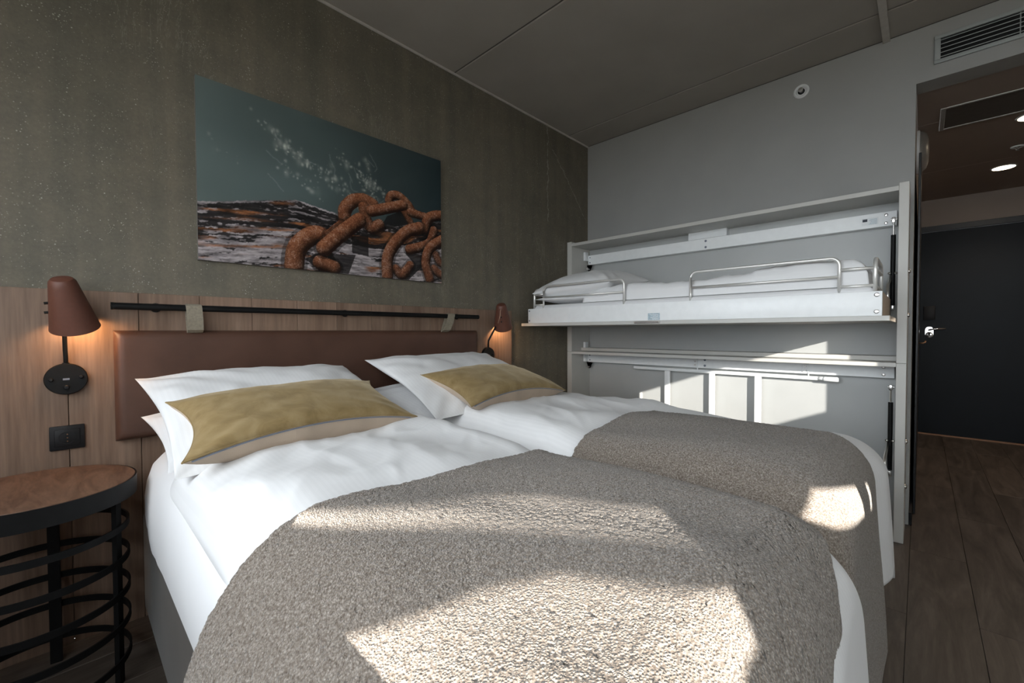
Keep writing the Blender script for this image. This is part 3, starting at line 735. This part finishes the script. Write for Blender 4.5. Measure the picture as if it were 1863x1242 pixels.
# pillows and cushions
def pillow_pts(a, b, T, n=70, seed=1, pinch=.07, wr=.008, p=2.6, front=1.0, sag=0.0, lift=0.0, boxy=False, wf=5.0, shear=0.0):
    """returns upper and lower grids of a pillow lying in its local xy plane"""
    u = np.linspace(-1, 1, n); u = np.sign(u)*(1-(1-np.abs(u))**1.5); Uu, Vv = np.meshgrid(u, u, indexing='ij')
    X = a*Uu*(1-pinch*(1-Vv**2)*np.abs(Uu)**2); Yv = b*Vv*(1-pinch*(1-Uu**2)*np.abs(Vv)**2)
    h = np.clip((1-np.abs(Uu)**p)*(1-np.abs(Vv)**p), 0, 1)**.55
    w = fract(X, Yv, wf, seed, 3)
    rad = np.abs(Uu*Vv)**1.2; rip = np.sin((np.abs(Uu)-np.abs(Vv))*16+seed)*rad*(1-np.maximum(np.abs(Uu), np.abs(Vv))**8)
    m = h**.5
    fr = np.interp(Vv, [-1, .45], [front, 1.0]); base_z = -sag*np.clip(-Vv, 0, 1)**1.4+lift*(1-Uu**2)*np.clip(-Vv, 0, 1)**3
    up = T*h*fr+wr*w*m+wr*.8*rip+base_z; hl = np.clip((1-np.abs(Uu)**3)*(1-np.abs(Vv)**9), 0, 1)**.5 if boxy else h
    lo = -T*hl*fr*.95+wr*w*m*.5+base_z*(1-m if boxy else 1)
    X = X+shear*Vv
    return np.stack([X, Yv, up], -1), np.stack([X, Yv, lo], -1)
def place(P, loc, rx=0, ry=0, rz=0, bend=0):
    Mx = np.array((Matrix.Rotation(rz, 3, 'Z') @ Matrix.Rotation(rx, 3, 'X') @ Matrix.Rotation(ry, 3, 'Y')))
    Q = P.copy(); Q[..., 2] -= bend*Q[..., 0]**2
    return Q @ Mx.T+np.array(loc)
def two_sided(name, up, lo):
    a = gridmesh(name, up); b2 = gridmesh(name, lo[:, ::-1]); bm = B(); bm.from_mesh(a); bm.from_mesh(b2)
    bmesh.ops.remove_doubles(bm, verts=bm.verts, dist=.0004); bpy.data.meshes.remove(a); bpy.data.meshes.remove(b2); return bm
def pillow(label, loc, a, b, T, rx, rz, seed, group, wr=.010, ry=0, mat='white_satin', pinch=.06, name='pillow', front=1.0, sag=0.0):
    up, lo = pillow_pts(a, b, T, 70, seed, pinch, wr, front=front, sag=sag)
    bm = two_sided(name, place(up, loc, rx, ry, rz), place(lo, loc, rx, ry, rz))
    return top(name, label, 'pillow', bm, mat, group)
R_ = math.radians
pillow('white pillow lowest on the bed beside the nightstand, under another pillow', (.555, 1.775, .742), .372, .26, .062, R_(10), R_(1), 3, 'white pillows on the two beds', front=.4)
pillow('white pillow leaning on the leather headboard, above the nightstand side', (.553, 1.690, .838), .380, .33, .070, R_(16), R_(2), 5, 'white pillows on the two beds', .014, front=.30, sag=.035)
pillow('white pillow under another at the bunk side of the headboard', (1.44, 1.775, .752), .41, .27, .070, R_(8), R_(-1), 9, 'white pillows on the two beds', front=.4)
pillow('white pillow on top at the bunk side of the headboard', (1.440, 1.71, .858), .405, .33, .068, R_(16), R_(-1), 12, 'white pillows on the two beds', .014, front=.30, sag=.035)
def cushion(label, loc, a, b, T, rx, ry, rz, seed):
    up, lo = pillow_pts(a, b, T, 80, seed, .13, .005, 2.4, lift=.034, boxy=True, wf=7, shear=.032)
    t = thing('lumbar_cushion', label, 'cushion', loc, 'ochre cushions on the beds')
    pu, plo = place(up, loc, rx, ry, rz), place(lo, loc, rx, ry, rz)
    obj('front_cover', gridmesh('front_cover', pu), 'velvet', t, True)['label'] = 'ochre velvet cover'
    obj('back_cover', gridmesh('back_cover', plo[:, ::-1]), 'linen', t, True)['label'] = 'beige linen back'
    edge = place(np.stack([up[:, 0, 0], up[:, 0, 1]-.001, up[:, 0, 2]-.006], -1), loc, rx, ry, rz)
    bm = B(); tube(bm, [Vector(q) for q in edge[6:-6:2]], .0022, 6); obj('zip', bm, 'zip_teeth', t, True)
    full = [place(g_, loc, rx, ry, rz) for g_ in (up[:, 0], up[-1, :], up[::-1, -1], up[0, ::-1])]
    pts = [Vector(q) for g_ in full for q in g_[:-1:2]]; bm = B(); tube(bm, pts, .0022, 6, closed=True); obj('piping', bm, 'velvet', t, True)
cushion('ochre velvet cushion with beige back, on the pillow above the nightstand side', (.552, 1.515, .826), .358, .205, .072, R_(14), R_(0), R_(6), 4)
cushion('ochre velvet cushion on the white pillow at the bunk side', (1.490, 1.530, .834), .360, .205, .072, R_(14), R_(1), R_(5), 6)

# ------------------------------------------------------------------ bunk cabinet on the back wall
FX, IY0, IY1, BX = 2.935, .090, 2.119, 3.205
cb = thing('bunk_cabinet', 'grey two-tier wall cabinet holding the fold-down bunk', 'cabinet', (3.09, 1.10, 0))
for (a, c) in ((.051, IY0), (IY1, 2.165)):
    for (z0, z1) in ((0, .922), (.9235, 1.840)):
        bm = B(); box(bm, FX, BW-.002, a, c, z0, z1, .0015, 1); obj('side_panel', bm, 'cabinet_paint', cb)
bm = B(); box(bm, FX+.001, BW-.002, IY0, IY1, 1.802, 1.826, .0015, 1); obj('top_shelf', bm, 'cabinet_paint', cb)
bm = B(); box(bm, FX+.002, BW-.002, IY0, IY1, .903, .925, .0015, 1); obj('middle_shelf', bm, 'cabinet_paint', cb)
bm = B(); box(bm, 3.075, BX, IY0, IY1, .926, .952, .0015, 1); obj('bottom_batten', bm, 'cabinet_paint', cb)
bm = B(); box(bm, FX+.003, BX, IY0, IY1, .0, .022, .0015, 1); obj('floor_board', bm, 'cabinet_paint', cb)
bm = B(); box(bm, BX, BX+.012, IY0, IY1, .952, 1.802); obj('back_panel', bm, 'cabinet_back', cb)
bm = B(); box(bm, BX, BX+.012, IY0, IY1, .022, .903); obj('back_panel', bm, 'cabinet_back', cb)
def screw(p, parent, r=.007, axis=(-1, 0, 0), mat='silver'):
    bm = B(); lathe(bm, [(r, 0), (r, .0015), (r*.75, .0028), (r*.35, .0028), (r*.3, .0012), (0, .0012)], p, axis, 14, cap1=False); return obj('screw', bm, mat, parent, 'auto')
for (z0, z1) in ((1.668, 1.748), (.826, .903)):
    bm = B(); box(bm, 3.150, BX, IY0+.012, IY1-.020, z0, z1, .002, 1); rl = obj('steel_rail', bm, 'white_steel', cb)
    for yy in (.148, 1.112, 2.080):
        for zz in (z0+.018, z1-.018): screw((3.150, yy, zz), rl, .008 if yy < 1.2 else .006, mat='silver' if yy < 1 else 'zip_teeth')
    if z0 > 1:
        bm = B(); box(bm, 3.1493, 3.150, .180, .252, 1.686, 1.727); lb = obj('type_label', bm, 'white_plastic', rl)
        bm = B(); box(bm, 3.1488, 3.1494, .228, .249, 1.706, 1.721); obj('print_block', bm, 'ink', lb)
        bm = B()
        for q in range(5): box(bm, 3.1490, 3.1494, .186, .222-.004*(q % 3), 1.690+q*.0065, 1.6925+q*.0065)
        obj('print_lines', bm, 'sticker_blue', lb)
bm = B(); box(bm, 3.152, BX, .974, 1.236, 1.749, 1.802, .002, 1); obj('rail_cover', bm, 'white_plastic', cb)
# left end blocks, gussets and bolts
for z0, z1, gz in ((1.700, 1.775, 1.655), (.830, 1.000, .812)):
    bm = B(); box(bm, 3.105, 3.150, IY1-.022, IY1-.001, z0, z1, .002, 1); obj('end_block', bm, 'white_plastic', cb)
    bm = B(); vs = [bm.verts.new(p) for p in ((3.155, IY1-.002, gz+.012), (3.155, IY1-.062, gz+.012), (3.155, IY1-.040, gz-.040), (3.155, IY1-.020, gz-.040))]; f = bm.faces.new(vs)
    bmesh.ops.solidify(bm, geom=[f], thickness=.004); gs = obj('gusset', bm, 'rail_silver', cb)
    bm = B(); cyl(bm, (3.150, IY1-.032, gz-.024), (3.118, IY1-.032, gz-.024), .009, 6); obj('bolt', bm, 'silver', gs)
# gas struts and fold arms at the near end
SY = .113
for dz in (0., -.895):
    t0 = len(bpy.data.objects)
    bm = B(); cyl(bm, (3.06, SY, 1.225+dz if dz == 0 else 1.235+dz), (3.06, SY, 1.600+dz), .0105, 18); g1 = obj('gas_strut', bm, 'black_metal', cb, 'auto')
    bm = B(); cyl(bm, (3.06, SY, 1.600+dz), (3.06, SY, 1.672+dz), .0045, 12); obj('piston', bm, 'chrome', g1, 'auto')
    bm = B(); box(bm, 3.052, 3.068, SY-.008, SY+.008, 1.664+dz, 1.694+dz, .003); cyl(bm, (3.06, SY-.014, 1.682+dz), (3.06, SY+.012, 1.682+dz), .006, 10); obj('clevis', bm, 'silver', g1, 'auto')
    bm = B(); box(bm, 3.052, 3.068, SY-.008, SY+.008, 1.200+dz, 1.228+dz, .003); obj('clevis', bm, 'silver', g1, 'auto')
    bm = B(); box(bm, 3.07, 3.11, IY0, IY0+.004, 1.62+dz, 1.74+dz, .001, 1); obj('mount_plate', bm, 'silver', cb)
    for zz in (1.395+dz,):
        for yy in (SY-.013, SY+.013):
            bm = B(); lathe(bm, [(.007, 0), (.007, .004), (.004, .007), (0, .0075)], (3.048, yy, zz), (-1, 0, 0), 12, cap1=False); obj('bolt', bm, 'chrome', cb, 'auto')
    # folded arm from the side panel down to the bunk frame
    bm = B(); tube(bm, [(3.06, SY+.010, 1.385+dz), (2.99, SY+.012, 1.345+dz), (2.93, SY+.014, 1.325+dz), (2.92, SY+.014, 1.20+dz)], .007, 8); obj('fold_arm', bm, 'silver', cb, True)
    for xx, zz in ((3.05, 1.40+dz), (3.02, 1.17+dz)):
        bm = B(); lathe(bm, [(.012, 0), (.012, .003), (.008, .008), (0, .0095)], (xx, .051, zz), (0, -1, 0), 14, cap1=False); obj('bolt', bm, 'silver', cb, 'auto')

# sidewise ladder hung under the lower rail
ld = thing('bunk_ladder', 'white bunk ladder hung sideways under the lower rail', 'ladder', (3.15, 1.05, .42))
def rrect(bm, y0, y1, z0, z1, x0=3.138, x1=3.158): return box(bm, x0, x1, y0, y1, z0, z1, .005, 2)
for zz in (.802, .440):
    bm = B(); rrect(bm, .447, 1.661, zz-.011, zz+.011); rl = obj('side_rail', bm, 'white_steel', ld, 'auto')
    bm = B(); tube(bm, [(3.148, .447, zz), (3.146, .425, zz), (3.140, .40, zz), (3.136, .345, zz-.002)], .011, 12); obj('hook', bm, 'white_plastic', rl, True)
    bm = B(); lathe(bm, [(.0115, 0), (.0145, .004), (.0145, .066), (.011, .072)], (3.139, .418, zz), (0, -1, 0), 14); obj('grip', bm, 'white_plastic', rl, 'auto')
for y0, y1 in ((1.365, 1.404), (1.042, 1.080), (.752, .791)):
    bm = B(); rrect(bm, y0, y1, .450, .792, 3.136, 3.160); obj('rung', bm, 'white_steel', ld, 'auto')
for yy in (1.178, .512):
    bm = B(); box(bm, 3.143, 3.149, yy-.016, yy+.016, .835, .885, .002, 1); box(bm, 3.140, 3.149, yy-.020, yy-.014, .800, .890, .001, 1); hg = obj('hanger', bm, 'white_steel', ld)
    for zz in (.847, .872): screw((3.143, yy, zz), hg, .006)

# ------------------------------------------------------------------ fold-down bunk
bk = thing('fold_down_bunk', 'white steel bunk folded out of the grey cabinet above the beds', 'bunk bed', (2.78, 1.12, 1.13))
RX, RY0, RY1, RZ0, RZ1 = 2.372, .119, 2.108, 1.153, 1.258
bm = B(); box(bm, 2.338, 3.06, .094, 2.145, 1.131, 1.1525, .0015, 1); obj('deck_board', bm, 'cabinet_paint', bk)
bm = B(); box(bm, 2.338, 3.06, .0925, .094, 1.132, 1.152); obj('edge_band', bm, 'cabinet_edge', bk)
bm = B(); box(bm, RX, RX+.022, RY0, RY1, RZ0, RZ1, .003, 2); fr = obj('front_rail', bm, 'white_steel', bk, 'auto')
for yy in (RY0+.018, RY1-.014):
    for zz in (RZ0+.018, RZ1-.016): screw((RX, yy, zz), fr, .009 if yy < 1 else .006, mat='silver' if yy < 1 else 'zip_teeth')
bm = B(); box(bm, RX-.0006, RX, 1.091, 1.163, 1.157, 1.196); sk = obj('warning_sticker', bm, 'sticker_blue', fr)
bm = B()
for q, w_ in enumerate((.020, .030, .014, .034)): box(bm, RX-.0009, RX-.0005, 1.098, 1.098+w_+.02, 1.162+q*.008, 1.165+q*.008)
obj('print_lines', bm, 'white_plastic', sk)
for yy in (RY0, RY1-.022):
    bm = B(); box(bm, RX+.022, 3.05, yy, yy+.022, RZ0, RZ1, .003, 2); obj('end_rail', bm, 'white_steel' if yy > 1 else 'plywood', bk, 'auto')
bm = B(); box(bm, 3.028, 3.05, RY0+.022, RY1-.022, RZ0, RZ1, .003, 2); obj('back_rail', bm, 'white_steel', bk, 'auto')
bm = B(); box(bm, 2.326, 2.345, 1.074, 1.231, 1.138, 1.149, .002, 1); obj('latch', bm, 'silver', bk)
def hoop(ya, yb, z0, z1, zm, x, name, r=.0072, R=.034):
    bm = B()
    pts = [(x, ya, z0), (x, ya, z1-R)] + [tuple(p) for p in arc((x, ya+math.copysign(R, yb-ya), z1-R), R, math.pi, math.pi/2, 6, (0, math.copysign(1, yb-ya), 0))]
    pts += [tuple(p) for p in arc((x, yb-math.copysign(R, yb-ya), z1-R), R, math.pi/2, 0, 6, (0, math.copysign(1, yb-ya), 0))] + [(x, yb, z0)]
    tube(bm, pts, r, 12); o = obj(name, bm, 'rail_silver', bk, True)
    bm = B(); cyl(bm, (x, ya, zm), (x, yb, zm), r*.85, 12); obj('cross_bar', bm, 'rail_silver', o, True)
    return o
hoop(1.985, 1.338, 1.235, 1.417, 1.337, 2.405, 'guard_rail')
hoop(.929, .268, 1.235, 1.417, 1.332, 2.405, 'guard_rail')
for yy, x0, x1 in ((.146, 2.42, 2.78), (2.085, 2.42, 2.78)):
    bm = B(); R = .05; pts = [(x0, yy, 1.235), (x0, yy, 1.405-R)] + [tuple(p) for p in arc((x0+R, yy, 1.405-R), R, math.pi, math.pi/2, 6)] + [tuple(p) for p in arc((x1-R, yy, 1.405-R), R, math.pi/2, 0, 6)] + [(x1, yy, 1.235)]
    tube(bm, pts, .0085, 12); eg = obj('end_guard', bm, 'rail_silver', bk, True)
    for zz in (1.362, 1.286):
        bm = B(); cyl(bm, (x0, yy, zz), (x1, yy, zz), .007, 10); obj('cross_bar', bm, 'rail_silver', eg, True)
        ye = .268 if yy < 1 else 1.985
        bm = B(); cyl(bm, (2.405, ye, zz), (x0, yy, zz), .007, 10); obj('side_bar', bm, 'rail_silver', eg, True)
# bunk bedding
mo = top('bunk_mattress', 'thin white-sheeted mattress in the fold-down bunk', 'mattress', rbox(2.398, 3.022, .146, 2.080, 1.1535, 1.285, .03, 4), 'white_cotton', None, 'auto')
def bunk_duvet():
    na, nb = 80, 220; x0, x1, y0, y1 = 2.425, 3.01, .165, 1.66
    A, Bv = np.meshgrid(np.linspace(0, 1, na), np.linspace(0, 1, nb), indexing='ij'); Yv = y0+(y1-y0)*Bv; X = x0+(x1-x0)*A
    d = np.minimum(np.minimum(X-x0, x1-X), np.minimum(Yv-y0, y1-Yv)); e = np.clip(d/.055, 0, 1); e = np.sqrt(1-(1-e)**2)
    H = np.interp(Yv, [.165, .30, .62, .64, 1.02, 1.40, 1.66], [.120, .130, .118, .100, .085, .105, .07])
    w = .012*fract(X, Yv, 6.5, 15, 3)+.010*np.clip(.5-np.abs(fract(X*1.2, Yv*2.6, 4.5, 17, 2)), 0, .5)
    Z = 1.287+(H+w)*e
    X = X-.018*e*np.clip(1-(X-x0)/.12, 0, 1)
    return gridmesh('bunk_duvet', np.stack([X, Yv, Z], -1))
top('bunk_duvet', 'white duvet folded flat in the fold-down bunk', 'duvet', bunk_duvet(), 'white_satin')
pillow('white pillow in the fold-down bunk beside the concrete wall', (2.69, 1.775, 1.418), .28, .330, .105, R_(-3), 0, 21, None, .012, ry=R_(-6), name='bunk_pillow')
pillow('flat white pillow under another in the fold-down bunk', (2.66, 1.77, 1.325), .26, .30, .035, 0, R_(3), 23, None, .008, name='bunk_pillow')

# ------------------------------------------------------------------ wall and ceiling fittings
vt = thing('air_vent', 'white louvred air vent above the hallway opening', 'vent', (BW, -.45, 2.513))
VY0, VY1, VZ0, VZ1 = -.92, -.031, 2.513, 2.661
for n_, (a, c, z0, z1) in enumerate(((VY0, VY1, VZ0, VZ0+.020), (VY0, VY1, VZ1-.020, VZ1), (VY0, VY0+.024, VZ0+.02, VZ1-.02), (VY1-.024, VY1, VZ0+.02, VZ1-.02))):
    bm = B(); box(bm, BW-.014, BW-.0005, a, c, z0, z1, .003, 2); obj('frame_bar', bm, 'vent_paint', vt, 'auto')
bm = B(); box(bm, BW-.002, BW-.0004, VY0+.02, VY1-.02, VZ0+.02, VZ1-.02); obj('duct', bm, 'dark_void', vt)
for k in range(5):
    z = VZ0+.030+k*.0218; bm = B(); box(bm, BW-.0175, BW-.004, VY0+.022, VY1-.022, z-.0016, z+.0016, 0, 1, Matrix.Rotation(R_(-28), 3, 'Y')); obj('slat', bm, 'vent_paint', vt)
for yy in (-.33, -.6):
    bm = B(); box(bm, BW-.006, BW-.003, yy-.002, yy+.002, VZ0+.02, VZ1-.02); obj('spacer', bm, 'vent_paint', vt)
def sprinkler(name, label, p, ax, r):
    t = thing(name, label, 'sprinkler', p)
    bm = B(); lathe(bm, [(r, 0), (r*.98, .005), (r*.84, .009), (r*.70, .008), (r*.60, .003), (r*.58, .0005), (r*.30, .0005)], p, ax, 32); obj('escutcheon', bm, 'white_plastic', t, 'auto')
    bm = B(); lathe(bm, [(r*.22, 0), (r*.22, .012), (r*.12, .016), (r*.12, .026)], p, ax, 14); obj('nozzle', bm, 'silver', t, 'auto')
    bm = B(); lathe(bm, [(r*.44, 0), (r*.32, .0012)], Vector(p)+Vector(ax)*.0006, ax, 28); obj('recess', bm, 'dark_void', t, 'auto')
    q = Vector(p)+Vector(ax)*.028
    bm = B(); lathe(bm, [(r*.30, 0), (r*.33, .002), (r*.12, .003)], q, ax, 12); obj('deflector', bm, 'silver', t, 'auto')
    a = Vector(ax).orthogonal().normalized()
    for s in (-1, 1):
        bm = B(); tube(bm, [Vector(p)+a*(s*r*.18)+Vector(ax)*.008, Vector(p)+a*(s*r*.30)+Vector(ax)*.018, q], .0018, 6); obj('frame_arm', bm, 'silver', t, True)
sprinkler('wall_sprinkler', 'round white sidewall sprinkler high on the grey wall', (BW, .568, 2.606), (-1, 0, 0), .043)
CZ2 = HALLZ+.004
sprinkler('ceiling_sprinkler', 'small sprinkler in the hallway ceiling between the downlights', (4.876, -.495, CZ2), (0, 0, -1), .036)
def downlight(label, x, y, r=.075):
    t = thing('downlight', label, 'light', (x, y, CZ2), 'hallway downlights')
    bm = B(); lathe(bm, [(r*.86, 0), (r*.88, .005), (r, .004), (r*1.03, .0)], (x, y, CZ2), (0, 0, -1), 40, cap0=False, cap1=False); obj('trim_ring', bm, 'white_plastic', t, 'auto')
    bm = B(); lathe(bm, [(r*.86, 0), (r*.86, .0015)], (x, y, CZ2-.0005), (0, 0, -1), 40); obj('diffuser', bm, 'downlight_glow', t)
    li = bpy.data.lights.new('downlight_lamp', 'SPOT'); li.energy = HALL_W; li.color = (1, .80, .62); li.spot_size = R_(130); li.spot_blend = .6; li.shadow_soft_size = .05
    lo = bpy.data.objects.new('downlight_lamp', li); col.objects.link(lo); lo.parent = t; lo.location = (0, 0, -.015)
HALL_W = 20.0
downlight('round lit downlight nearer the room in the hallway ceiling', 4.25, -.495)
downlight('round lit downlight nearer the dark door in the hallway ceiling', 5.42, -.478)
ht = thing('ceiling_hatch', 'rectangular metal-framed hatch in the hallway ceiling', 'hatch', (3.92, -.42, CZ2))
for a, c, d, e in ((3.722, 4.115, -.092, -.068), (3.722, 4.115, -.80, -.776), (3.722, 3.740, -.776, -.092), (4.097, 4.115, -.776, -.092)):
    bm = B(); box(bm, a, c, d, e, CZ2-.007, CZ2-.0003, .002, 1); obj('frame_bar', bm, 'rail_silver', ht)
bm = B(); box(bm, 3.74, 4.097, -.776, -.092, CZ2-.003, CZ2-.0003); obj('panel', bm, 'ceiling_gap', ht)
wl = thing('wall_light', 'round unlit opal wall light on the hallway side wall', 'light', (4.0, HALLY, 2.15))
bm = B(); lathe(bm, [(.140, 0), (.140, .012), (.132, .016)], (4.0, HALLY, 2.29), (0, -1, 0), 40); obj('back_plate', bm, 'white_plastic', wl, 'auto')
bm = B(); lathe(bm, [(.132, .014), (.128, .030), (.108, .048), (.07, .058), (.0, .061)], (4.0, HALLY, 2.29), (0, -1, 0), 40, cap0=False, cap1=False); obj('opal_dome', bm, 'opal', wl, 'auto')
# dark coat panel beside the door, with a brass-coloured hook
cp = thing('coat_panel', 'narrow dark panel with a copper hook beside the door', 'panel', (5.7, HALLY, .0))
bm = B(); box(bm, 3.47, 6.18, HALLY-.026, HALLY-.0145, .0, 2.13, .002, 1); obj('board', bm, 'door_frame_paint', cp)
bm = B(); tube(bm, [(4.9, HALLY-.026, .985), (4.9, HALLY-.05, .985), (4.9, HALLY-.062, .992), (4.9, HALLY-.066, 1.005)], .006, 10); obj('hook', bm, 'copper', cp, True)

# ------------------------------------------------------------------ entrance door
dr = B(); box(dr, DOORX, DOORX+.045, -.90, .012, .012, 2.112, .002, 1)
door = struct('door_1', dr, 'door_paint')
for a, c, z0, z1 in ((-.98, -.902, 0, 2.17), (.014, .036, 0, 2.17), (-.902, .014, 2.114, 2.17)):
    bm = B(); box(bm, DOORX-.035, DOORX+.1, a, c, z0, z1, .003, 1); obj('door_frame', bm, 'door_frame_paint', door)
bm = B(); box(bm, DOORX-.03, DOORX+.09, -.90, .012, -.004, .011, .002, 1); obj('threshold', bm, 'threshold', door)
bm = B(); box(bm, DOORX-.022, DOORX, -.104, -.016, 1.203, 1.345, .006, 2); obj('card_reader', bm, 'black_plastic', door, 'auto')
bm = B()
lathe(bm, [(.031, 0), (.031, .006), (.029, .008)], (DOORX, -.062, 1.100), (-1, 0, 0), 24); box(bm, DOORX-.008, DOORX, -.093, -.031, 1.045, 1.10); lathe(bm, [(.031, 0), (.031, .0075), (.029, .0085)], (DOORX, -.062, 1.046), (-1, 0, 0), 24)
hd = obj('lock_plate', bm, 'chrome', door, 'auto')
bm = B(); tube(bm, [(DOORX-.006, -.062, 1.098), (DOORX-.045, -.062, 1.098), (DOORX-.052, -.072, 1.100), (DOORX-.053, -.10, 1.105), (DOORX-.052, -.182, 1.110)], .0085, 12); obj('lever', bm, 'chrome', hd, True)
bm = B(); box(bm, DOORX-.0095, DOORX-.0078, -.070, -.056, 1.040, 1.068); obj('keyhole', bm, 'dark_void', hd)
bm = B(); box(bm, DOORX-.006, DOORX+.01, .0135, .020, 1.045, 1.075); obj('strike', bm, 'silver', door)
